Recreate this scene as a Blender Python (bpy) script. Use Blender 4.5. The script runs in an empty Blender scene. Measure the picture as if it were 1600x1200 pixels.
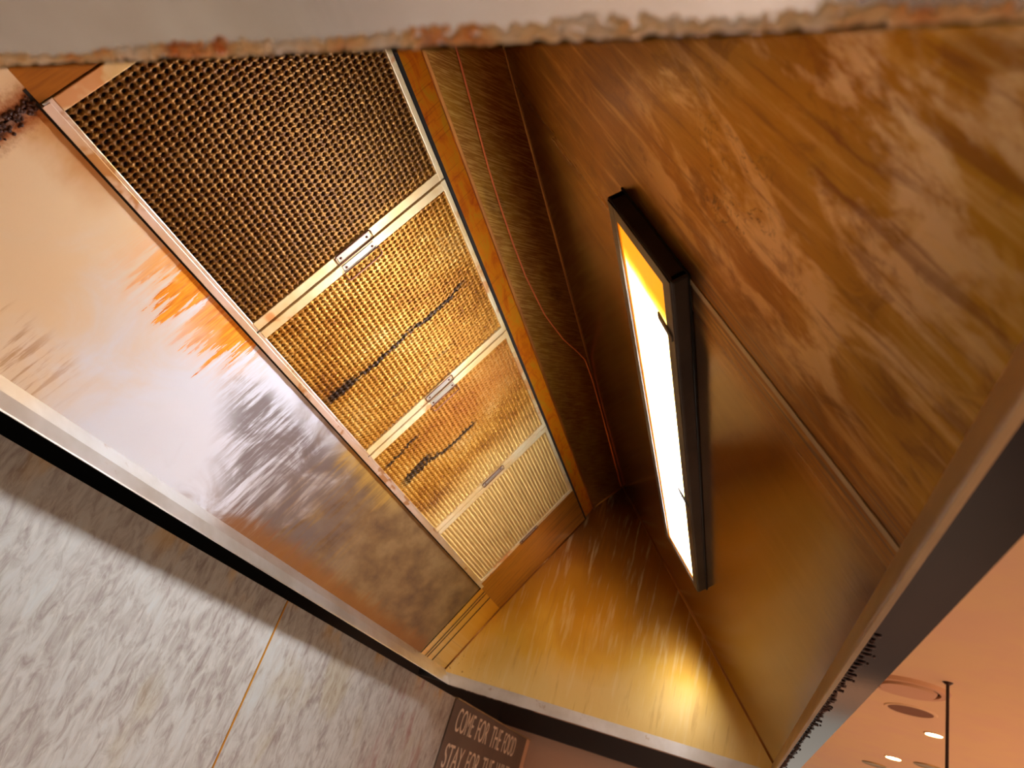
import bpy, bmesh, math, random
from mathutils import Vector as V, Matrix, Euler, noise as MN
C = bpy.context.scene.collection
S = bpy.context.scene
random.seed(7)

# ---------------------------------------------------------------- camera
cam_data = bpy.data.cameras.new('camera'); cam = bpy.data.objects.new('camera', cam_data); C.objects.link(cam)
CAM = V((-0.12424545, -1.01116927, -0.19136364))
MR = Matrix(((0.23845080, -0.53314744, -0.81172349), (-0.92547798, 0.12857168, -0.35631423), (0.29433267, 0.83619563, -0.46275820)))
cam.matrix_world = Matrix.Translation(CAM) @ MR.to_4x4()
cam_data.sensor_width = 36.0; cam_data.lens = 1111.37/1600*36.0
cam_data.clip_start = 0.01; cam_data.clip_end = 100
cam_data.dof.use_dof = True; cam_data.dof.focus_distance = 1.15; cam_data.dof.aperture_fstop = 7.5
S.camera = cam
S.view_settings.view_transform = 'Standard'; S.view_settings.look = 'None'
S.view_settings.exposure = 0.0; S.view_settings.gamma = 1.0; S.view_settings.use_curve_mapping = False

# ---------------------------------------------------------------- world and fill light
W = bpy.data.worlds.new('world'); S.world = W; W.use_nodes = True
W.node_tree.nodes['Background'].inputs[0].default_value = (1.0, 0.88, 0.74, 1); W.node_tree.nodes['Background'].inputs[1].default_value = 0.5

def area(name, loc, aim, sx, sy, power, col):
    d = bpy.data.lights.new(name, 'AREA'); d.shape = 'RECTANGLE'; d.size = sx; d.size_y = sy; d.energy = power; d.color = col
    o = bpy.data.objects.new(name, d); C.objects.link(o); o.location = loc
    o.rotation_euler = (V(aim)-V(loc)).to_track_quat('-Z', 'Y').to_euler(); return o
area('fill_light', (-1.4, -2.6, 0.85), (0.6, -0.2, -0.5), 1.2, 0.6, 22, (1.0, 0.93, 0.84))  # added fill light, no lamp stands here
LAMP = 38.0

# ---------------------------------------------------------------- hood section (y, z) and lengths along x
L = 2.2065
Ro, Rm, R = (-.129, 0.), (-.118, .022), (-.100, .042)
A, B, Cc, D = (-.2196, .2709), (-.4236, .6381), (-.4383, .6838), (-.523, .7854)
F, Fo, Ff = (-1.114, .055), (-1.102, 0.), (-1.141, 0.)
def P3(x, p): return V((x, p[0], p[1]))
def uv(p, q):
    u = (P3(0, q)-P3(0, p)); ln = u.length; u.normalize()
    n = u.cross(V((1, 0, 0)))
    if n.dot(V((0, -.6, .3))-P3(0, p)) < 0: n = -n
    return u, n, ln          # direction, normal into the hood, length
uA, nA, lA = uv(A, B); uR, nR, lR = uv(R, A); uD, nD, lD = uv(F, D); uC, nC, lC = uv(Cc, D); uB, nB, lB = uv(B, Cc)

# ---------------------------------------------------------------- node helper
def lin(c):
    if isinstance(c, str):
        c = [int(c[i:i+2], 16)/255 for i in (0, 2, 4)]
        c = [x/12.92 if x <= .04045 else ((x+.055)/1.055)**2.4 for x in c]
    return (c[0], c[1], c[2], 1)
class G:
    def __init__(s, name):
        s.m = bpy.data.materials.new(name); s.m.use_nodes = True; s.t = s.m.node_tree
        s.b = s.t.nodes['Principled BSDF']; s.pos = s.t.nodes.new('ShaderNodeNewGeometry').outputs['Position']
    def k(s, sock, v):
        if isinstance(v, bpy.types.NodeSocket): s.t.links.new(v, sock)
        elif isinstance(v, (int, float)): sock.default_value = v
        elif isinstance(v, str): sock.default_value = lin(v)
        elif isinstance(v, V): sock.default_value = v
        else: sock.default_value = lin(v) if len(sock.default_value) == 4 else v
    def op(s, o, a, b=0., c=0.):
        n = s.t.nodes.new('ShaderNodeMath'); n.operation = o
        s.k(n.inputs[0], a); s.k(n.inputs[1], b); s.k(n.inputs[2], c); return n.outputs[0]
    def mul(s, *a):
        r = a[0]
        for q in a[1:]: r = s.op('MULTIPLY', r, q)
        return r
    def add(s, a, b): return s.op('ADD', a, b)
    def dot(s, p0, d):
        n = s.t.nodes.new('ShaderNodeVectorMath'); n.operation = 'SUBTRACT'; s.k(n.inputs[0], s.pos); n.inputs[1].default_value = p0
        q = s.t.nodes.new('ShaderNodeVectorMath'); q.operation = 'DOT_PRODUCT'; s.k(q.inputs[0], n.outputs[0]); q.inputs[1].default_value = d
        return q.outputs['Value']
    def vec(s, x, y, z=0.):
        n = s.t.nodes.new('ShaderNodeCombineXYZ'); s.k(n.inputs[0], x); s.k(n.inputs[1], y); s.k(n.inputs[2], z); return n.outputs[0]
    def noise(s, v, sc=1., det=4., ro=.55, dist=0.):
        n = s.t.nodes.new('ShaderNodeTexNoise'); s.k(n.inputs['Vector'], v); n.inputs['Scale'].default_value = sc
        n.inputs['Detail'].default_value = det; n.inputs['Roughness'].default_value = ro; n.inputs['Distortion'].default_value = dist; return n.outputs[0]
    def st(s, x, y, kx, ky, z=0., det=4., ro=.55, dist=0.):      # stretched noise on panel coordinates
        return s.noise(s.vec(s.op('MULTIPLY', x, kx), s.op('MULTIPLY', y, ky), z), 1., det, ro, dist)
    def ss(s, x, e0, e1, a=0., b=1.):
        n = s.t.nodes.new('ShaderNodeMapRange'); n.interpolation_type = 'SMOOTHSTEP'; s.k(n.inputs[0], x)
        if e0 > e1: e0, e1, a, b = e1, e0, b, a
        n.inputs[1].default_value = e0; n.inputs[2].default_value = e1; n.inputs[3].default_value = a; n.inputs[4].default_value = b; return n.outputs[0]
    def box(s, x, x0, x1, w): return s.mul(s.ss(x, x0-w, x0+w), s.ss(x, x1+w, x1-w))
    def ramp(s, f, st):
        n = s.t.nodes.new('ShaderNodeValToRGB'); s.k(n.inputs[0], f); e = n.color_ramp.elements
        for i, (p, c) in enumerate(st):
            if i < 2: e[i].position = p; e[i].color = lin(c)
            else: q = e.new(p); q.color = lin(c)
        return n.outputs[0]
    def mix(s, f, a, b):
        n = s.t.nodes.new('ShaderNodeMix'); n.data_type = 'RGBA'; s.k(n.inputs[0], f); s.k(n.inputs[6], a); s.k(n.inputs[7], b); return n.outputs[2]
    def bump(s, h, strength=.3, dist=.001):
        n = s.t.nodes.new('ShaderNodeBump'); n.inputs['Strength'].default_value = strength; n.inputs['Distance'].default_value = dist
        s.k(n.inputs['Height'], h); s.t.links.new(n.outputs[0], s.b.inputs['Normal'])
    def out(s, col, rough=.4, metal=1., spec=None, coat=None):
        s.k(s.b.inputs['Base Color'], col); s.k(s.b.inputs['Roughness'], rough); s.k(s.b.inputs['Metallic'], metal)
        if coat: s.b.inputs['Coat Weight'].default_value = coat[0]; s.b.inputs['Coat Roughness'].default_value = coat[1]
        return s.m
def comp(g): return g.t, g

# ---------------------------------------------------------------- materials
def front_mat():
    g = G('greasy_front_steel'); x = g.dot(V((0, 0, 0)), V((1, 0, 0))); s = g.dot(P3(0, F), uD)
    big = g.st(x, s, 3.2, 2.2, 3, 3, .5, .6); fine = g.st(x, s, 60, 5, 1, 5, .6); mid = g.st(x, s, 11, 5, 5, 4, .6, 1.2); brush = g.st(x, s, 420, 6, 2, 3, .7)
    col = g.ramp(big, [(.3, '7e4a04'), (.45, 'a06608'), (.58, 'b07e18'), (.75, '865004')])
    cloud = g.mul(g.ss(g.add(mid, g.mul(g.add(g.st(x, s, 34, 22, 15, 4, .65), -.5), .35)), .46, .60), g.box(x, .02, .42, .08), g.box(s, .02, .42, .06))
    col = g.mix(g.mul(cloud, .85), col, 'deb884')
    mot = g.st(x, s, 22, 13, 17, 5, .65, .8)
    col = g.mix(g.mul(g.ss(mot, .5, .36), .55), col, '723c04'); col = g.mix(g.mul(g.ss(mot, .54, .68), .45), col, 'c89a44')
    col = g.mix(g.mul(g.ss(fine, .5, .68), .5), col, 'dcb06a')
    col = g.mix(g.mul(g.ss(fine, .46, .34), .55), col, '6e3406')
    # wiped blotches ringed with dried grease above the lamp
    ring = g.st(x, s, 14, 14, 9, 3, .6, 2.2)
    col = g.mix(g.mul(g.ss(g.op('ABSOLUTE', g.add(ring, -.53)), .012, .002), g.box(x, .24, .36, .03), g.box(s, .2, .31, .02), .75), col, '4a2a10')
    lower = g.op('ADD', g.mul(g.ss(x, .5, .62), g.ss(s, .40, .34)), g.mul(g.ss(x, .35, 1.0), g.ss(s, .34, .40)))
    col = g.mix(g.mul(lower, .8), col, g.ramp(big, [(.3, '84684c'), (.7, '90704a')]))
    #  along the lap joint
    col = g.mix(g.mul(g.box(x, .455, .53, .02), g.ss(s, .36, .30), g.ss(g.st(x, s, 160, 3, 4, 4, .6), .48, .58), .8), col, '6a5648')
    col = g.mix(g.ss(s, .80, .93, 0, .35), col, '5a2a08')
    rough = g.op('ADD', g.op('SUBTRACT', .30, g.mul(lower, .21)), g.mul(fine, .06))
    g.bump(g.add(g.mul(brush, .5), g.mul(mid, 1.0)), .25, .0006)
    return g.out(col, rough, .92)
def rear_mat():
    g = G('rust_streaked_rear_steel'); x = g.dot(V((0, 0, 0)), V((1, 0, 0))); s = g.dot(P3(0, R), uR)
    big = g.st(x, s, 2.5, 3.5, 2, 3, .5, .5); streak = g.st(x, s, 75, 7, 1, 5, .65); fine = g.st(x, s, 260, 14, 6, 3, .7); blot = g.st(x, s, 9, 8, 8, 4, .6, .8)
    col = g.ramp(big, [(.3, 'e8f0fa'), (.7, 'dce4f0')])
    col = g.mix(g.mul(g.ss(g.add(x, g.mul(blot, .35)), .82, .52), .8), col, 'ecca8c')
    col = g.mix(g.mul(g.ss(g.add(x, g.mul(blot, .5)), 1.0, 1.34), .97), col, g.ramp(g.st(x, s, 8, 12, 13, 4, .6), [(.35, '5a3c14'), (.5, '755626'), (.65, '8a6e40')]))  # brown stain, darkened further where the lamp highlight falls off
    sm = g.mul(g.ss(g.add(x, g.mul(s, 1.2)), .86, .98), g.ss(g.add(x, g.mul(s, .9)), 1.5, 1.15), g.ss(g.add(streak, g.mul(blot, .6)), .66, .86), g.ss(s, .24, .2))
    col = g.mix(g.mul(sm, .85), col, '6f625e')
    # rust bleeding down from under the filters
    reach = g.mul(g.ss(streak, .34, .72), .09)
    edge = g.op('SUBTRACT', lR, s)
    def bleed(x0, x1, w, amp): return g.mul(g.box(x, x0, x1, w), g.op('LESS_THAN', edge, g.mul(reach, amp)))
    rust = g.op('MAXIMUM', bleed(.46, .56, .035, 1.3), bleed(.56, .68, .02, 1.25))
    soft = g.mul(g.box(x, .42, .70, .05), g.ss(edge, .12, .0), g.ss(streak, .35, .6))
    col = g.mix(g.mul(soft, .9), col, 'f6b050')
    col = g.mix(g.mul(rust, g.ss(blot, .30, .48), .97), col, g.ramp(fine, [(.35, 'e07a00'), (.6, 'ffae1c')]))
    col = g.mix(g.mul(g.box(x, 1.0, 1.3, .05), g.ss(g.add(edge, g.mul(streak, .12)), .12, .05), .8), col, 'b89040')
    col = g.mix(g.mul(g.box(x, .2, .34, .04), g.ss(g.add(edge, g.mul(blot, .1)), .11, .04), .85), col, 'c07c18')
    col = g.mix(g.mul(g.ss(g.add(s, g.mul(streak, -.08)), .02, -.03), g.ss(g.add(x, g.mul(blot, .6)), 1.1, 1.3), .75), col, '8a5410')
    col = g.mix(g.mul(g.box(x, .3, .5, .05), g.ss(streak, .5, .62), g.ss(s, .09, .04), .6), col, 'b07a30')
    # burnt crust beside the vertical joint
    d = g.op('ABSOLUTE', g.add(x, -.215)); cr = g.st(x, s, 90, 90, 3, 3, .7)
    col = g.mix(g.ss(g.add(d, g.mul(cr, .03)), .045, .02), col, '9a5414')
    col = g.mix(g.ss(g.add(d, g.mul(cr, .02)), .022, .014), col, g.ramp(cr, [(.45, '24140c'), (.6, '8a6a58')]))
    g.bump(g.add(g.mul(fine, 1.0), g.mul(streak, .6)), .25, .0005)
    return g.out(col, g.add(g.mul(blot, .14), .38), .45)
def end_mat(name='amber_end_steel'):
    g = G(name); y = g.dot(V((0, 0, 0)), V((0, 1, 0))); z = g.dot(V((0, 0, 0)), V((0, 0, 1)))
    big = g.st(y, z, 4, 3, 2, 3, .5, .5); streak = g.st(y, z, 60, 5, 1, 5, .6); fine = g.st(y, z, 300, 12, 4, 3, .7)
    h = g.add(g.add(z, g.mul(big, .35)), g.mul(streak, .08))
    col = g.ramp(h, [(.28, 'e6c070'), (.40, 'dca838'), (.52, 'c88a16'), (.68, '925808'), (.92, '4c2602')])  # dark top stops: grease plus grazing shade put into the colour
    col = g.mix(g.mul(g.ss(streak, .52, .7), .35), col, 'ecd49a')
    col = g.mix(g.mul(g.ss(streak, .44, .3), .3), col, 'a86410')
    col = g.mix(g.mul(g.ss(g.st(y, z, 90, 90, 5, 3), .62, .7), g.ss(z, .14, .07), g.ss(y, -.3, -.15), .7), col, '8a4a18')
    g.bump(fine, .05, .0004)
    return g.out(col, g.add(g.mul(big, .12), .25), .6)
def upper_mat():
    g = G('browned_upper_steel'); x = g.dot(V((0, 0, 0)), V((1, 0, 0))); s = g.dot(P3(0, Cc), uC)
    brush = g.noise(g.vec(g.mul(g.add(x, g.mul(s, -1.2)), 220), g.mul(g.add(s, g.mul(x, .8)), 14), 1), 1, 3, .7); big = g.st(x, s, 6, 14, 2, 3)
    col = g.ramp(big, [(.3, '723a06'), (.6, '8a5c0e'), (.8, '4c2404')])
    col = g.mix(g.mul(g.ss(brush, .45, .6), .35), col, 'd0a050')
    col = g.mix(g.ss(s, .07, .12, 0, .35), col, '4a2408')
    g.bump(brush, .3, .0005); return g.out(col, .34, .8)
def trim_mat():
    g = G('orange_varnished_trim'); x = g.dot(V((0, 0, 0)), V((1, 0, 0))); s = g.dot(P3(0, A), uA)
    n = g.st(x, s, 14, 40, 2, 4, .6, 1.0); k = g.st(x, s, 200, 8, 3, 3)
    col = g.ramp(n, [(.3, 'b84a04'), (.5, 'd87a08'), (.7, 'c89018')]); col = g.mix(g.mul(g.ss(k, .58, .7), .4), col, '8a2c04')
    g.bump(k, .2, .0004); return g.out(col, .36, .4)
def filler_mat():
    g = G('brown_filler_steel'); x = g.dot(V((0, 0, 0)), V((1, 0, 0))); s = g.dot(P3(0, A), uA)
    k = g.st(x, s, 60, 4, 3, 4); n = g.st(x, s, 10, 10, 7, 3)
    col = g.ramp(g.add(k, g.mul(n, .3)), [(.4, '6e3a06'), (.62, 'a4640e'), (.8, '7e4808')]); g.bump(k, .2, .0004)
    return g.out(col, .34, .4)
def steel(name, c1, c2, rough=.35, metal=.95, axis=(1, 0, 0), k=300, bump=.2, spots=None):
    g = G(name); a = V(axis); x = g.dot(V((0, 0, 0)), a); b = a.orthogonal().normalized(); y = g.dot(V((0, 0, 0)), b); z = g.dot(V((0, 0, 0)), a.cross(b))
    st = g.noise(g.vec(g.mul(x, k), g.mul(y, 9), g.mul(z, 9)), 1, 3, .7); n = g.noise(g.pos, 6, 4, .6)
    col = g.mix(g.ss(n, .35, .65), c1, c2)
    if spots: col = g.mix(g.mul(g.ss(g.noise(g.pos, spots[1], 4, .65), spots[2], spots[2]+.06), spots[3]), col, spots[0])
    g.bump(st, bump, .0004); return g.out(col, rough, metal)
M = {}
M['front'] = front_mat(); M['rear'] = rear_mat(); M['end'] = end_mat(); M['upper'] = upper_mat(); M['trim'] = trim_mat(); M['filler'] = filler_mat()
M['lip'] = steel('pale_lip_steel', 'd8cec2', 'c4b6a4', .34, .85, spots=('a87a40', 14, .63, .45))
M['lipfront'] = steel('dull_front_lip_steel', 'b8a078', 'a88e68', .42, .8)
M['underside'] = steel('mirror_underside_steel', '2c2426', '221c1e', .07, 1.0, bump=.05)
M['near'] = steel('satin_near_rim_steel', 'fff4e8', 'ecdccc', .17, .92, axis=(0, 1, 0), bump=.1)
M['gap'] = steel('gap_shade_steel', '3a2a1c', '1c1410', .6, .4)  # near-black steel, the shade of the gap put into its colour
M['frame'] = steel('cream_filter_frame', 'ecd9ac', 'dcb878', .36, .35, axis=(1, 0, 0), k=80, spots=('d07c28', 7, .57, .7))
M['ledge'] = steel('pale_ledge_steel', 'dcd4cc', 'd0bc98', .34, .85, spots=('b0803c', 10, .58, .8))
M['wire'] = steel('handle_wire_steel', '8a5a4a', '6a4438', .4, .7)
M['plate'] = steel('handle_plate_steel', 'a89e8c', '9a8e7e', .4, .5)
M['shell'] = steel('outer_shell_steel', 'a8a4a0', '9a9692', .3, 1.0)
M['seam'] = steel('corner_weld_steel', 'a86c2c', '8a5420', .4, .8)
M['black'] = steel('black_sealant_and_gap', '120c08', '1e140c', .85, 0.)
M['copper'] = steel('orange_cable_sheath', 'e8742a', 'c85c1c', .5, .1)

def mesh_mat():
    g = G('greasy_expanded_mesh'); x = g.dot(V((0, 0, 0)), V((1, 0, 0))); s = g.dot(P3(0, A), uA)
    n1 = g.st(x, s, 9, 7, 1, 4, .6); n2 = g.st(x, s, 160, 130, 2, 2, .6)
    tone = g.add(g.mul(n1, .6), g.mul(n2, .45))
    col = g.ramp(tone, [(.36, '74400c'), (.47, 'a86e18'), (.56, 'bc862e'), (.68, 'caa058')])
    col = g.mix(g.mul(g.ss(x, .66, .60), .9), col, g.ramp(n2, [(.4, '54320c'), (.6, '84591a')]))
    col = g.mix(g.mul(g.box(x, 1.12, 1.28, .08), g.ss(s, .0, .25), .45), col, 'a85c1c')
    col = g.mix(g.mul(g.ss(g.add(x, g.mul(n1, .2)), 1.42, 1.66), .85), col, 'd6b26a')
    # burnt drip lines running down the mesh
    wob = g.mul(g.add(g.st(s, x, 9, 1, 4, 2), -.5), .05); w2 = g.mul(g.add(n2, -.5), .03)
    def drip(xc, s0, s1, wid, slope=0.):
        d = g.op('ABSOLUTE', g.add(g.add(g.add(x, -xc), g.add(wob, w2)), g.mul(s, -slope)))
        return g.mul(g.ss(d, wid, wid*.45), g.box(s, s0, s1, .015))
    dr = g.op('MAXIMUM', drip(.892, .02, .37, .0075, -.02), drip(1.262, .03, .25, .008, .05))
    dr = g.op('MAXIMUM', dr, drip(.885, .02, .09, .014)); dr = g.op('MAXIMUM', dr, drip(1.25, .03, .12, .012)); dr = g.op('MAXIMUM', dr, drip(1.16, .02, .12, .006))
    dr = g.op('MAXIMUM', dr, g.mul(drip(1.0, .12, .3, .003), .6))
    col = g.mix(g.mul(dr, .93), col, '1c0e08')
    return g.out(col, g.add(g.mul(n2, .2), .25), .55)
M['mesh'] = mesh_mat()
M['backing'] = steel('dark_filter_inside', '2c1806', '1c0e04', .7, 0.2)

def emis_mat():
    g = G('stained_glowing_diffuser'); x = g.dot(V((0, 0, 0)), V((1, 0, 0))); s = g.dot(P3(0, F), uD)
    sc = g.st(x, s, 12, 150, 1, 4, .6); n = g.st(x, s, 60, 40, 2, 4, .6)
    e = g.op('MINIMUM', g.op('MINIMUM', g.add(x, -.503), g.op('SUBTRACT', 1.585, x)), g.op('MINIMUM', g.mul(g.add(s, -.362), 2.2), g.mul(g.op('SUBTRACT', .484, s), 2.2)))
    stain = g.ss(g.add(e, g.mul(n, -.012)), .022, -.004)
    stain = g.op('MAXIMUM', stain, g.mul(g.ss(g.add(x, g.add(g.mul(n, .02), g.mul(s, .15))), .71, .62), .80))
    col = g.ramp(stain, [(.0, 'f4f6ff'), (.45, 'ffe488'), (.68, 'ffc030'), (.8, 'f8a010'), (.95, 'e87808')])
    strength = g.op('ADD', g.mul(g.op('POWER', g.op('SUBTRACT', 1., g.op('MINIMUM', stain, 1.)), 3.2), g.ss(sc, .3, .45, .75, 1.), LAMP), .95)
    g.k(g.b.inputs['Emission Color'], col); g.k(g.b.inputs['Emission Strength'], strength)
    return g.out('b07818', .3, 0.)
M['diffuser'] = emis_mat()
M['housing'] = steel('dark_lamp_housing', '3a322c', '241e1c', .45, .3)
M['bezel'] = steel('grey_lamp_bezel', '6a6258', '4a423a', .4, .6)

def stone_mat():
    g = G('mottled_stone_cladding'); x = g.dot(V((0, 0, 0)), V((1, 0, 0))); z = g.dot(V((0, 0, 0)), V((0, 0, 1)))
    a = g.noise(g.vec(g.mul(x, 48), g.mul(z, 20), 0), 1, 6, .62, .9); b = g.noise(g.vec(g.mul(x, 6), g.mul(z, 4), 4), 1, 4, .6, .4); f = g.noise(g.vec(g.mul(x, 170), g.mul(z, 30), 2), 1, 3, .7)
    t = g.add(g.mul(a, .62), g.mul(b, .38))
    col = g.ramp(t, [(.36, '82766e'), (.46, 'a09a92'), (.54, 'b2b0a8'), (.66, 'b6bab6')])
    col = g.mix(g.mul(g.ss(f, .52, .66), .35), col, 'c8c4b8')
    col = g.mix(g.mul(g.ss(g.noise(g.vec(g.mul(x, 5), g.mul(z, 3), 9), 1, 3, .5), .6, .7), .3), col, 'a08c50')
    col = g.mix(g.mul(g.box(x, 2.1, 2.5, .12), g.ss(g.noise(g.vec(g.mul(x, 14), g.mul(z, 5), 6), 1, 4, .6), .48, .64), .6), col, '8a4a40')
    col = g.mix(g.mul(g.ss(z, -.06, -.005), g.ss(g.noise(g.vec(g.mul(x, 9), g.mul(z, 6), 12), 1, 3, .5), .5, .62), .5), col, 'c49a40')
    return g.out(col, .5, 0.)
M['stone'] = stone_mat()
def plain(name, c, rough=.7, metal=0., emi=None, var=None):
    g = G(name); n = g.noise(g.pos, 3, 4, .6)
    col = g.mix(g.ss(n, .35, .65), c, var or c)
    if emi: g.k(g.b.inputs['Emission Color'], emi[0]); g.b.inputs['Emission Strength'].default_value = emi[1]
    return g.out(col, rough, metal)
M['ceiling'] = plain('painted_ceiling', 'f6d6a8', .8, var='f4d0ac')
M['signboard'] = plain('brown_sign_board', '665448', .5, var='5a4a40')
M['letters'] = plain('cream_sign_paint', 'd8c4b0', .6)
M['gold'] = plain('brass_joint_strip', 'd89a28', .3, .7, var='b87414')
M['beige'] = plain('beige_corner_strip', 'caa080', .5)
M['pinkwall'] = plain('cream_wall_paint', 'ecc4a8', .7)
M['darkwall'] = plain('dark_recess_paint', '1c1412', .7)
M['bulkhead'] = plain('charcoal_bulkhead', '3a3230', .5)
def floor_mat():
    g = G('two_tone_bounce_floor'); x = g.dot(V((0, 0, 0)), V((1, 0, 0))); y = g.dot(V((0, 0, 0)), V((0, 1, 0)))
    tl = g.op('MAXIMUM', g.op('LESS_THAN', g.op('FRACT', g.mul(x, 3.3)), .03), g.op('LESS_THAN', g.op('FRACT', g.mul(y, 3.3)), .03))
    dark = g.mix(tl, '3a2c28', '201a18'); light = g.mix(g.noise(g.pos, 2, 3), 'c09a80', 'caa68c')
    return g.out(g.mix(g.mul(g.op('LESS_THAN', x, 9.5), g.op('GREATER_THAN', y, -2.9)), light, dark), .5, 0.)  # unseen floor: dark zone for rim reflections, pale zone to bounce light
M['floor'] = floor_mat()
M['vent'] = plain('vent_paint', 'e0aa7c', .5); M['grille'] = plain('speaker_cloth', '8a5e44', .8)
M['bulb'] = plain('downlight_glow', 'fff0d8', .5, emi=('ffe0a8', 30.)); M['ringgold'] = plain('brass_downlight_ring', 'b08c40', .4, .6)
M['rod'] = plain('dark_rod', '3a2418', .4, .5)
M['counter'] = steel('worktop_steel', 'd8d4d0', 'ccc8c4', .35, .4)
def crust_mat():
    g = G('amber_grease_crust'); n = g.noise(g.pos, 26, 4, .55)
    col = g.ramp(n, [(.34, 'd06a1c'), (.42, 'f8b060'), (.50, 'ffd898'), (.62, 'fff4e0')]); 
    return g.out(col, .3, 0.)
M['crust'] = crust_mat()
M['darkcrust'] = plain('dark_brown_residue', '5a2c18', .45, var='2a140c')
M['droplet'] = plain('reddish_grease_droplet', 'd0702a', .06, var='e08a3a')

# ---------------------------------------------------------------- mesh helpers
def link(name, bm, mat, parent=None, root=None, smooth=False):
    me = bpy.data.meshes.new(name)
    bmesh.ops.recalc_face_normals(bm, faces=bm.faces)
    if root is not None: bmesh.ops.translate(bm, verts=bm.verts, vec=-V(root))
    bm.to_mesh(me); bm.free(); me.materials.append(mat)
    if smooth:
        for p in me.polygons: p.use_smooth = True
    o = bpy.data.objects.new(name, me); C.objects.link(o)
    if parent is not None: o.parent = parent
    elif root is not None: o.location = root
    return o
def tag(o, label, cat, group=None):
    o['label'] = label; o['category'] = cat
    if group: o['group'] = group
    return o
def thing(name, loc, label, cat, group=None):
    o = bpy.data.objects.new(name, None); C.objects.link(o); o.location = loc; o.empty_display_size = .1
    return tag(o, label, cat, group)
def struct(name, bm, mat):
    o = link(name, bm, mat); o['kind'] = 'structure'; return o
def slab(bm, pts, nrm, t=.002):            # polygon given a thickness along nrm (away from the visible side)
    a = [bm.verts.new(p) for p in pts]; b = [bm.verts.new(V(p)+V(nrm)*t) for p in pts]; n = len(pts)
    bm.faces.new(a); bm.faces.new(b[::-1])
    for i in range(n): bm.faces.new((a[i], a[(i+1) % n], b[(i+1) % n], b[i]))
def strip(bm, sec, x0, x1, t=.002):        # sheet swept along x through section points, thickness behind
    for p, q in zip(sec[:-1], sec[1:]):
        u, n, l = uv(p, q); slab(bm, [P3(x0, p), P3(x1, p), P3(x1, q), P3(x0, q)], -n, t)
def box(bm, lo, hi):
    lo, hi = V(lo), V(hi); r = bmesh.ops.create_cube(bm, size=1.)
    bmesh.ops.scale(bm, vec=hi-lo, verts=r['verts']); bmesh.ops.translate(bm, vec=(lo+hi)/2, verts=r['verts']); return r['verts']
def obox(bm, o, ax, ay, az, bev=0.):       # oriented box from corner o with edge vectors
    c = [o+ax*i+ay*j+az*k for i in (0, 1) for j in (0, 1) for k in (0, 1)]; v = [bm.verts.new(p) for p in c]
    fs = [bm.faces.new([v[i] for i in f]) for f in ((0, 1, 3, 2), (4, 6, 7, 5), (0, 4, 5, 1), (2, 3, 7, 6), (0, 2, 6, 4), (1, 5, 7, 3))]
    if bev:
        es = set(e for f in fs for e in f.edges); bmesh.ops.bevel(bm, geom=list(es), offset=bev, segments=2, affect='EDGES', profile=.6)
def tube(bm, pts, r, seg=8, closed=False):
    pts = [V(p) for p in pts]; n = len(pts); rings = []
    rr = r if isinstance(r, list) else [r]*n; up = None
    for i, p in enumerate(pts):
        a = pts[(i-1) % n] if (closed or i > 0) else p; b = pts[(i+1) % n] if (closed or i < n-1) else p
        d = (b-a).normalized()
        if up is None: up = d.orthogonal().normalized()
        up = (up-d*up.dot(d)).normalized(); w = d.cross(up)
        rings.append([bm.verts.new(p+(up*math.cos(t)+w*math.sin(t))*rr[i]) for t in [2*math.pi*j/seg for j in range(seg)]])
    for i in range(n if closed else n-1):
        a, b = rings[i], rings[(i+1) % n]
        off = 0
        if closed and i == n-1: off = min(range(seg), key=lambda o: (a[0].co-b[o].co).length)
        for j in range(seg): bm.faces.new((a[j], a[(j+1) % seg], b[(j+1+off) % seg], b[(j+off) % seg]))
    if not closed: bm.faces.new(rings[0][::-1]); bm.faces.new(rings[-1])
def disc(bm, c, r, h, seg=40, r2=None, inner=0):
    # ring or disc of thickness h hanging below c
    for_ = []
    outs = [[bm.verts.new(V(c)+V((rad*math.cos(t), rad*math.sin(t), dz))) for t in [2*math.pi*j/seg for j in range(seg)]] for rad, dz in ([(r, 0), (r2 or r, -h)]+([(inner, -h), (inner, 0)] if inner else []))]
    k = len(outs)
    for i in range(k if inner else k-1):
        a, b = outs[i], outs[(i+1) % k]
        for j in range(seg): bm.faces.new((a[j], a[(j+1) % seg], b[(j+1) % seg], b[j]))
    if not inner: bm.faces.new(outs[0][::-1]); bm.faces.new(outs[-1])
def blob(bm, c, r, sc=(1, 1, 1), sub=2, amp=.25, seed=0., f=1.3):
    q = bmesh.ops.create_icosphere(bm, subdivisions=sub, radius=1.)
    for v in q['verts']:
        k = 1+amp*MN.noise(v.co*f+V((seed, seed*1.7, -seed))); v.co = V((v.co.x*sc[0], v.co.y*sc[1], v.co.z*sc[2]))*k*r+V(c)

# ================================================================= the room
ZC = .9
def bx(lo, hi):
    bm = bmesh.new(); box(bm, lo, hi); return bm
struct('ceiling', bx((-4, -6, ZC), (12, .6, ZC+.1)), M['ceiling'])
struct('floor', bx((-4, -6, -2.05), (12, .6, -1.95)), M['floor'])
struct('wall_back', bx((-4, .25, -1.95), (12, .35, ZC)), M['darkwall'])
struct('wall_end', bx((4.2, -1.1, -1.95), (4.4, .25, .05)), M['pinkwall'])
struct('trim_1', bx((4.14, -1.1, .05), (4.4, .25, .45)), M['bulkhead'])
bm = bmesh.new(); box(bm, (-1.2, .0, -1.95), (1.3655, .25, .0)); st = struct('wall_left', bm, M['stone'])
bm = bmesh.new(); box(bm, (1.3705, .0, -1.95), (2.66, .25, .0)); struct('wall_right', bm, M['stone'])
bm = bmesh.new(); box(bm, (1.3655, -.0015, -1.95), (1.3705, .02, -.0005)); struct('trim_2', bm, M['gold'])

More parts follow.
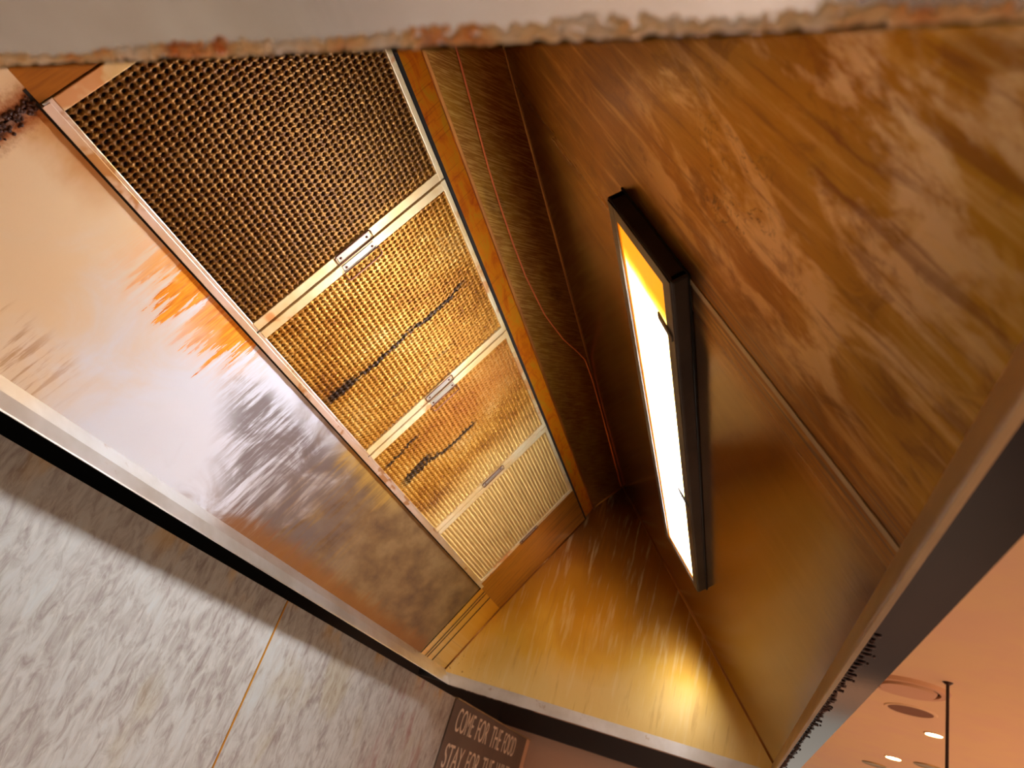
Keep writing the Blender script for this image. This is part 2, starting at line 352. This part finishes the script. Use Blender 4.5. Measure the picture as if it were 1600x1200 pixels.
# wall sign
SG = (2.66, 0, -1.95)
sign = thing('wall_sign', (3.26, .0, -1.2), 'brown wall sign with cream hand lettering beyond the far end of the hood', 'sign')
SR = V((3.26, .0, -1.2))
bm = bmesh.new(); box(bm, (2.6605, -.006, -1.2), (3.86, .2495, -.002)); link('board', bm, M['signboard'], sign, SR)
bm = bmesh.new(); box(bm, (2.6605, -.012, -.002), (3.93, .05, .004)); link('top_trim', bm, M['lipfront'], sign, SR)
bm = bmesh.new(); box(bm, (3.8605, -.008, -1.2), (3.93, .2495, -.002)); link('corner_strip', bm, M['beige'], sign, SR)
def words(txt, x0, x1, ztop, h):
    cu = bpy.data.curves.new('t', 'FONT'); cu.body = txt; cu.size = 1; cu.extrude = .02; cu.offset = -.004; cu.space_word = 1.5
    o = bpy.data.objects.new('t', cu); C.objects.link(o); bpy.context.view_layer.update()
    me = bpy.data.meshes.new_from_object(o.evaluated_get(bpy.context.evaluated_depsgraph_get())); bpy.data.objects.remove(o); bpy.data.curves.remove(cu)
    xs = [v.co.x for v in me.vertices]; ys = [v.co.y for v in me.vertices]; a, b, c, d = min(xs), max(xs), min(ys), max(ys)
    for v in me.vertices:
        zz = ztop-h*(d-v.co.y)/(d-c)
        v.co = V((x0+(x1-x0)*(v.co.x-a)/(b-a)+.05*(zz-ztop)*-.3, -.0075-v.co.z*.06, zz))-SR
    me.materials.append(M['letters']); ob = bpy.data.objects.new('word', me); C.objects.link(ob); ob.parent = sign
def line(txt, x0, x1, ztop, h):
    ws = txt.split(); tot = sum(len(w) for w in ws)+.75*(len(ws)-1); x = x0
    for w in ws:
        d = (x1-x0)*len(w)/tot; words(w, x, x+d*.96, ztop, h); x += d+(x1-x0)*.75/tot
line('COME FOR THE FOOD', 2.73, 3.68, -.022, .085)
line('STAY FOR THE WINE', 2.71, 3.68, -.152, .085)

# ceiling fittings seen past the front of the hood
vent = thing('ceiling_vent', (4.60, -1.87, ZC), 'large round ceiling air vent right beside the hood front edge', 'vent'); RT = V((4.60, -1.87, ZC))
bm = bmesh.new(); disc(bm, RT, .215, .018, 56, .195, .165); link('outer_ring', bm, M['vent'], vent, RT)
bm = bmesh.new(); disc(bm, RT-V((0, 0, .012)), .148, .016, 56, .138); link('centre_plate', bm, M['vent'], vent, RT)
bm = bmesh.new(); disc(bm, RT-V((0, 0, .0)), .1645, .003, 56); link('shadow_gap', bm, M['black'], vent, RT)  # black disc painted in as the shade inside the vent
sp = thing('ceiling_speaker', (5.2, -2.0, ZC), 'small round brown ceiling speaker next to the large vent', 'speaker'); RT = V((5.2, -2.0, ZC))
bm = bmesh.new(); disc(bm, RT, .15, .006, 48, .145, .128); link('rim', bm, M['ceiling'], sp, RT)
bm = bmesh.new(); disc(bm, RT, .1275, .004, 48); link('grille', bm, M['grille'], sp, RT)
lights = []
def downlight(x, y, r, label, mat_on=True):
    RT = V((x, y, ZC)); t = thing('downlight', RT, label, 'ceiling light', 'round recessed downlights in the ceiling')
    bm = bmesh.new(); disc(bm, RT, r*1.22, .008, 32, r*1.15, r*1.0); link('ring', bm, M['ceiling'] if mat_on else M['ringgold'], t, RT)
    bm = bmesh.new(); disc(bm, RT, r*.98, .005, 32); link('lamp', bm, M['bulb'] if mat_on else M['ringgold'], t, RT)
    if mat_on:
        d = bpy.data.lights.new('downlight_beam', 'SPOT'); d.energy = 680; d.spot_size = 2.2; d.shadow_soft_size = .06; d.color = (1., .72, .5)
        o = bpy.data.objects.new('downlight_beam', d); C.objects.link(o); o.location = RT-V((0, 0, .03))
downlight(5.76, -2.25, .052, 'glowing round downlight nearer of the lit pair, beside the hanging rod')
downlight(2.7, -3.0, .055, 'added unseen downlight out over the room, lighting the far wall and ceiling')  # unseen, added to light the far wall and ceiling
downlight(7.22, -2.26, .058, 'glowing round downlight further away, left of the lit one beside the rod')
downlight(7.9, -2.22, .085, 'unlit brass-ringed downlight at the bottom edge, below the further glowing one', False)
downlight(7.15, -2.50, .085, 'unlit brass-ringed downlight at the bottom edge, beside the rod', False)
bm = bmesh.new(); tube(bm, [(4.29, -2.0, ZC), (4.29, -2.0, -.6)], .008, 10); disc(bm, (4.29, -2.0, ZC), .026, .012, 20, .012)
tag(link('hanging_rod', bm, M['rod'], None, (4.29, -2.0, -.6)), 'thin dark rod hanging from the ceiling beside the large round vent', 'rod')

# unseen steel worktop, added so the near rim has something to reflect
ct = thing('worktop', (1.1, -.55, -1.95), 'unseen stainless steel worktop added under the hood for bounce and rim reflections', 'counter'); RT = V((1.1, -.55, -1.95))
bm = bmesh.new(); box(bm, (-.3, -1.0, -1.1), (2.4, -.01, -1.05)); link('top', bm, M['counter'], ct, RT)
for lx in (-.25, 2.3):
    for ly in (-.95, -.1):
        bm = bmesh.new(); box(bm, (lx, ly, -1.95), (lx+.05, ly+.05, -1.1)); link('leg', bm, M['shell'], ct, RT)

# ================================================================= the hood
HR = V((1.1, -.57, 0)); hood = thing('exhaust_hood', HR, 'large greasy stainless steel kitchen exhaust hood with amber stains, seen from below', 'exhaust hood')
def hp(name, mat, f, label=None, smooth=False):
    bm = bmesh.new(); f(bm); o = link(name, bm, mat, hood, HR, smooth)
    if label: o['label'] = label
    return o
hp('rear_panel', M['rear'], lambda bm: strip(bm, [R, A], .2165, 1.969), 'pale steel panel with rust bleeding from under the filters')
hp('rear_panel', M['rear'], lambda bm: strip(bm, [R, A], 0., .2135))
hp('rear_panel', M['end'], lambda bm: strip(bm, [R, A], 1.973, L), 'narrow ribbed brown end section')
def ribs(bm):
    for x in (1.9725, 2.012, 2.03, 2.075):
        w = .0015 if x < 2.05 else .002
        obox(bm, P3(x, R)+nR*-.0005, V((w, 0, 0)), uR*lR, nR*.0025, 0)
hp('panel_rib', M['black'], ribs, 'dark grease-filled joints on the end section')
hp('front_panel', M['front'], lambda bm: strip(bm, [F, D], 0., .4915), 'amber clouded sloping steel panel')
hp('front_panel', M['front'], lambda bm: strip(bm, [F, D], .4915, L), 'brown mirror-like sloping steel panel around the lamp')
hp('lap_joint', M['lipfront'], lambda bm: obox(bm, P3(.486, F), V((.010, 0, 0)), uD*.345, nD*.0012, .0004))
hp('upper_panel', M['upper'], lambda bm: strip(bm, [Cc, D], 0., L))
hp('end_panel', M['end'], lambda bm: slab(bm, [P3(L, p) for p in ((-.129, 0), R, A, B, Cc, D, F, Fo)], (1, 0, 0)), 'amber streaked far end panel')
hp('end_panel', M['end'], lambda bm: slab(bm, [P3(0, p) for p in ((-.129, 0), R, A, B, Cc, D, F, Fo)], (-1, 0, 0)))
def trimf(bm):
    strip(bm, [(B[0]+.0015, B[1]+.006), Cc], 0., L)
hp('top_trim', M['trim'], trimf, 'orange varnished strip above the filters')
def lipf(bm):
    n = nB; o = P3(0, Cc)
    obox(bm, o+nC*.0005-uC*.001, V((L, 0, 0)), uC*.006, nC*.007, .001)
hp('drip_channel', M['seam'], lipf, 'bright folded edge above the orange strip')
hp('filler_panel', M['filler'], lambda bm: strip(bm, [A, B], 1.957, L), 'brown filler between the last filter and the end panel')
hp('filler_panel', M['filler'], lambda bm: strip(bm, [A, B], 0., .219))
# ledge that the filters stand on, and a dark slot behind the filters
def ledge(bm):
    o = P3(.2195, A)
    obox(bm, o-uA*.001+nA*.0005, V((1.736, 0, 0)), uA*.0015, nA*.012, 0)
    obox(bm, o-uA*.001+nA*.0105, V((1.736, 0, 0)), uA*.010, nA*.0015, .0004)
hp('filter_ledge', M['ledge'], ledge, 'pale folded ledge under the filters')
hp('filter_box', M['gap'], lambda bm: strip(bm, [(A[0]+nA.y*-.03, A[1]+nA.z*-.03), (B[0]+nA.y*-.03, B[1]+nA.z*-.03)], .2, 1.96))
def top_clip(bm):
    obox(bm, P3(.2195, A)+uA*(lA-.0085)+nA*-.004, V((1.736, 0, 0)), uA*.0075, nA*.0015, 0)
def gapline(bm):
    obox(bm, P3(.0, A)+uA*(lA-.001)+nA*-.001, V((L, 0, 0)), uA*.006, nA*.001, 0)
    obox(bm, P3(.2, A)+uA*-.004+nA*-.0008, V((1.77, 0, 0)), uA*.004, nA*.002, 0)
hp('sealant_line', M['black'], gapline, 'black grease-filled joints around the filters')
# corner welds
def welds(sec, x0, x1, r):
    def f(bm): tube(bm, [P3(x0, sec), P3(x1, sec)], r, 8)
    return f
hp('corner_weld', M['seam'], welds(D, 0, L, .003), None, True)
for a, b in ((D, F), (A, B), (R, A), (Cc, D)):
    hp('corner_weld', M['seam'], (lambda a, b: lambda bm: tube(bm, [P3(L-.001, a), P3(L-.001, b)], .0035, 8))(a, b), None, True)
# rim
def rrear(bm): strip(bm, [Ro, Rm, R], 0., L); box(bm, (0, -.131, -.001), (L, -.1275, .001))
hp('rear_rail', M['lip'], rrear, 'pale folded rear gutter rail')
def rfront(bm):
    u, n, l = uv(F, Fo); slab(bm, [P3(0, F), P3(L, F), P3(L, Fo), P3(0, Fo)], -n*-1, .001)
hp('front_rail', M['lipfront'], rfront, 'beige front gutter rail')
hp('front_rail_lip', M['lipfront'], lambda bm: obox(bm, V((0, -1.106, -.0015)), V((L, 0, 0)), V((0, .005, 0)), V((0, 0, .002)), .0005))
hp('underside', M['underside'], lambda bm: box(bm, (-.12, Ff[0], 0.), (L+.035, -1.105, .004)), 'mirror-like underside of the front rim')
def rfar(bm):
    slab(bm, [V((L-.0015, -1.104, 0)), V((L-.0015, -.122, 0)), V((L-.0015, -.104, .034)), V((L-.0015, -1.110, .034))], (1, 0, 0), .003)
hp('far_rail', M['lip'], rfar, 'pale far end gutter rail')
hp('underside', M['underside'], lambda bm: box(bm, (L, -1.1049, 0.), (L+.035, -.13, .004)))
hp('near_rail', M['near'], lambda bm: box(bm, (-.10, -1.1049, 0.), (0., -.0, .006)), 'satin steel near rim with grease along its edge')
hp('gap_plate', M['gap'], lambda bm: box(bm, (0.001, -.103, .034), (L+.035, -.0, .036)), 'dark plate standing in for the shaded gap between hood and wall')
def shell(bm):
    box(bm, (-.12, -1.141, .0045), (L+.035, -1.138, .83)); box(bm, (-.12, -1.138, .0065), (-.117, 0, .83)); box(bm, (L+.032, -1.138, .0045), (L+.035, 0, .83))
    box(bm, (-.12, -1.141, .83), (L+.035, 0, .833)); box(bm, (-.117, -.004, .06), (L+.032, 0, .83))
hp('outer_shell', M['shell'], shell)

# cable tacked to the upper panel
cp = [(.30, .060), (.481, .053), (.614, .045), (.70, .040), (.787, .038), (.9, .038), (.993, .041), (1.07, .048), (1.14, .055), (1.2, .067), (1.266, .082), (1.33, .104), (1.393, .122), (1.5, .127), (1.665, .128), (1.9, .127), (2.19, .125)]
bm = bmesh.new(); tube(bm, [P3(x, Cc)+uC*s+nC*.0028 for x, s in cp], .0018, 6)
tag(link('cable', bm, M['copper'], None, tuple(P3(.3, Cc)+uC*.06), True), 'thin orange-brown cable curving along the dark panel above the filters', 'cable')

# ================================================================= grease filters
FW, FH, TH = .430, lA-.004, .012
def make_pad(w, h):
    px, ps = .0086, .0109; n = 8; x0, s0 = .016, .010
    nx = int((w-2*x0)/px)+1; ns = int((h-2*s0)/ps)+1
    bm = bmesh.new(); NX, NS = nx*n, ns*n; rows = []
    for j in range(NS+1):
        row = []
        for i in range(NX+1):
            x = x0+(w-2*x0)*i/NX; s = s0+(h-2*s0)*j/NS
            u, v = 2*math.pi*i/n, 2*math.pi*j/n
            f = (math.cos(u)+math.cos(v))/2                       # -1 in a hole, +1 on a pad, 0 on the thin ridge between them
            hgt = .0016*math.exp(-(f/.16)**2) + (.0016*f if f > 0 else .0052*f) + .0004*MN.noise(V((i*.3, j*.3, 1)))
            wob = .0006*MN.noise(V((i*.13, j*.13, 5)))
            row.append((bm.verts.new(V((x+wob, 0, 0))+V((0, 0, 0))), hgt, s, i, j))
        rows.append(row)
    for row in rows:
        for vt, hgt, s, i, j in row:
            vt.co = V((vt.co.x, 0, 0))+uA*s+nA*(hgt-.0025)
    for j in range(NS):
        for i in range(NX):
            ci, cj = (i+.5) % n, (j+.5) % n
            du, dv = abs(ci-n/2)/(n/2), abs(cj-n/2)/(n/2)
            if (math.cos(2*math.pi*ci/n)+math.cos(2*math.pi*cj/n))/2 < -.42: continue                     # opening at the middle of each cell
            a, b = rows[j], rows[j+1]
            bm.faces.new((a[i][0], a[i+1][0], b[i+1][0], b[i][0]))
    return bm
def make_filter(loc, label):
    t = thing('grease_filter', loc, label, 'grease filter', 'honeycomb mesh grease filters in a row inside the hood')
    def part(name, mat, f, par=t, smooth=False):
        bm = bmesh.new(); f(bm); return link(name, bm, mat, par, V((0, 0, 0)), smooth)
    X = V((1, 0, 0))
    def frame(bm):
        for s, h in ((.0, .0135), (FH-.0095, .0095)):
            obox(bm, uA*s-nA*.012, X*FW, uA*h, nA*.0125, .001)
    part('frame_rail', M['ledge'], lambda bm: obox(bm, -nA*.012, X*FW, uA*.0135, nA*.0125, .001))
    part('frame_rail', M['frame'], lambda bm: obox(bm, uA*(FH-.0095)-nA*.012, X*FW, uA*.0095, nA*.0125, .001))
    for x in (.0008, FW-.0183):
        part('frame_rail', M['frame'], lambda bm: obox(bm, X*x+uA*.0125-nA*.012, X*.0175, uA*(FH-.0215), nA*.0132, .0012))
    pad = link('mesh_pad', make_pad(FW, FH), M['mesh'], t, V((0, 0, 0)), True)
    part('backing', M['backing'], lambda bm: obox(bm, X*.01+uA*.008-nA*.018, X*(FW-.02), uA*(FH-.016), nA*.003), pad)
    for side in (0, 1):
        xc = .0095 if side == 0 else FW-.0095
        pl = part('handle', M['plate'], lambda bm: obox(bm, X*(xc-.0065)+uA*.181+nA*.0012, X*.013, uA*.068, nA*.0015, .0006))
        for s in (.187, .243):
            part('rivet', M['wire'], lambda bm: blob(bm, X*xc+uA*s+nA*.003, .0022, (1, 1, 1), 2, 0), pl, True)
        d = 1 if side == 0 else -1
        if side == 0: loop = [(xc+.007, .178), (xc+.023, .179), (xc+.0255, .182), (xc+.0255, .250), (xc+.023, .253), (xc+.007, .252)]
        else: loop = [(xc+.0085, .178), (xc-.007, .178), (xc-.0095, .181), (xc-.0095, .250), (xc-.007, .253), (xc+.0085, .253)]
        part('wire_loop', M['wire'], lambda bm: tube(bm, [X*x+uA*s+nA*.0042 for x, s in loop], .0013, 6, True), pl, True)
    return t
def copy_tree(o, parent=None):
    c = o.copy(); C.objects.link(c)
    if parent is not None: c.parent = parent
    for ch in list(o.children): copy_tree(ch, c)
    return c
spots = [(.2205, 'nearest and largest-looking grease filter, with dark honeycomb mesh'),
         (.6535, 'second grease filter from the near rim, long black burnt drip across its mesh'),
         (1.0905, 'third grease filter from the near rim, reddish brown with two short dark drips'),
         (1.5290, 'farthest grease filter, pale wavy mesh beside the brown filler panel')]
ends = [.6505, 1.0875, 1.5270, 1.9545]
protoF = None
base = P3(0, A)+uA*.0015
for (x, lab), xe in zip(spots, ends):
    loc = base+V((x, 0, 0))
    if protoF is None: o = protoF = make_filter(loc, lab)
    else:
        o = copy_tree(protoF); o.location = loc; o['label'] = lab
        if x > 1.5:                                              # only the far handle shows on the last filter
            h = [c for c in o.children if c.name.startswith('handle')][0]
            for c in list(h.children): bpy.data.objects.remove(c)
            bpy.data.objects.remove(h)
    o.scale = ((xe-x)/FW, 1, 1)

# ================================================================= lamp
LR = P3(.48, F)+uD*.34; X = V((1, 0, 0))
lamp = thing('hood_lamp', LR, 'long glowing rectangular lamp in a dark housing on the sloping front panel', 'lamp')
def lp(name, mat, f, par=lamp, smooth=False):
    bm = bmesh.new(); f(bm); return link(name, bm, mat, par, LR, smooth)
x0, x1, s0, s1, H = .482, 1.615, .340, .502, .022
o0 = P3(0, F)
def housing(bm):
    obox(bm, o0+X*x0+uD*s0, X*(x1-x0), uD*.012, nD*H, .003); obox(bm, o0+X*x0+uD*(s1-.012), X*(x1-x0), uD*.012, nD*H, .003)
    obox(bm, o0+X*x0+uD*(s0+.0005), X*.012, uD*(s1-s0-.001), nD*(H-.0005), .003); obox(bm, o0+X*(x1-.012)+uD*(s0+.0005), X*.012, uD*(s1-s0-.001), nD*(H-.0005), .003)
lp('housing', M['housing'], housing)
def bez(bm):
    h = nD*(H-.0015); t = nD*.003
    obox(bm, o0+X*(x0+.002)+uD*(s0+.003)+h, X*(x1-x0-.004), uD*.018, t, .0008); obox(bm, o0+X*(x0+.002)+uD*(s1-.018)+h, X*(x1-x0-.004), uD*.015, t, .0008)
    obox(bm, o0+X*(x0+.002)+uD*(s0+.003)+h*.98, X*.020, uD*(s1-s0-.006), t, .0008); obox(bm, o0+X*(x1-.024)+uD*(s0+.003)+h*.98, X*.020, uD*(s1-s0-.006), t, .0008)
lp('bezel', M['bezel'], bez)
lp('diffuser', M['diffuser'], lambda bm: obox(bm, o0+X*(x0+.013)+uD*(s0+.013)+nD*(H-.008), X*(x1-x0-.026), uD*(s1-s0-.026), nD*.006))
for xx in (.585, 1.10):
    lp('clip', M['bezel'], lambda bm: obox(bm, o0+X*xx+uD*(s0+.006)+nD*(H+.001), X*.012, uD*.034+X*-.012, nD*.003, .001))
hp('sealant_line', M['black'], lambda bm: tube(bm, [o0+X*x+uD*s+nD*.001 for x, s in ((x0-.001, s0-.001), (x1+.001, s0-.001), (x1+.001, s1+.001), (x0-.001, s1+.001))], .0016, 8, True), None, True)

# ================================================================= grease
bm = bmesh.new(); y = -.16
while y > -1.10:
    big = MN.noise(V((y*9, 3, 1)))+.5*MN.noise(V((y*31, 7, 2))); dens = max(.12, min(1, .42+big*.9))
    for k in range(3):
        r = .0006+.0009*random.random()*(.5+dens)
        depth = .0022+random.random()**1.6*(.0015+.0065*dens)
        blob(bm, (-depth, y-.0008*random.random(), -.0003), r, (1.3, 1.5, .5), 1, .4, y*90+k)
    y -= .0011+.0009*random.random()
o = tag(link('grease_crust', bm, M['crust'], None, (0, -.6, 0), True), 'crust of amber and cream hardened grease along the blurred near rim edge', 'grease'); o['kind'] = 'stuff'
for nm, (yy, dx, r), lab in (('grease_droplet', (-.805, .0052, .0024), 'glossy reddish grease droplet hanging under the near rim, larger of the two'), ('grease_droplet', (-.783, .0052, .0018), 'orange grease droplet under the near rim, left of the glossy one')):
    bm = bmesh.new(); blob(bm, (-dx, yy, -.0012), r, (1.2, 1, .8), 3, .08, yy*9); tag(link(nm, bm, M['droplet'], None, (-dx, yy, 0), True), lab, 'grease droplet', 'droplets under the near rim')
# toothed residue hanging on the underside of the front rim
bm = bmesh.new(); x = .55
while x < 2.1:
    k = random.random()
    ln = .003+.006*k
    blob(bm, (x, -1.1075-ln*.5, -.0008), 1, (.0012+.0014*random.random(), ln*.75, .0009), 1, .35, x*50)
    if k > .8: blob(bm, (x+.003, -1.115-.004*random.random(), -.0006), .0015, (1.4, 1, .5), 1, .4, x*70)
    x += .007+.010*random.random()
o = tag(link('residue_drips', bm, M['darkcrust'], None, (1.3, -1.108, 0), True), 'row of dark tooth-like grease drips along the front rim underside', 'grease'); o['kind'] = 'stuff'
# burnt crust on the rear panel joint
bm = bmesh.new(); s = .10
while s < .254:
    for k in range(3):
        blob(bm, P3(.215+random.gauss(0, .006), R)+uR*(s+random.random()*.003)+nR*.0005, .0012+.0014*random.random(), (1.2, 1.2, 1.2), 1, .5, s*200+k)
    s += .0022
o = tag(link('burnt_crust', bm, M['darkcrust'], None, tuple(P3(.215, R)+uR*.1), True), 'rough dark burnt crust on the rear panel beside the nearest filter corner', 'grease'); o['kind'] = 'stuff'
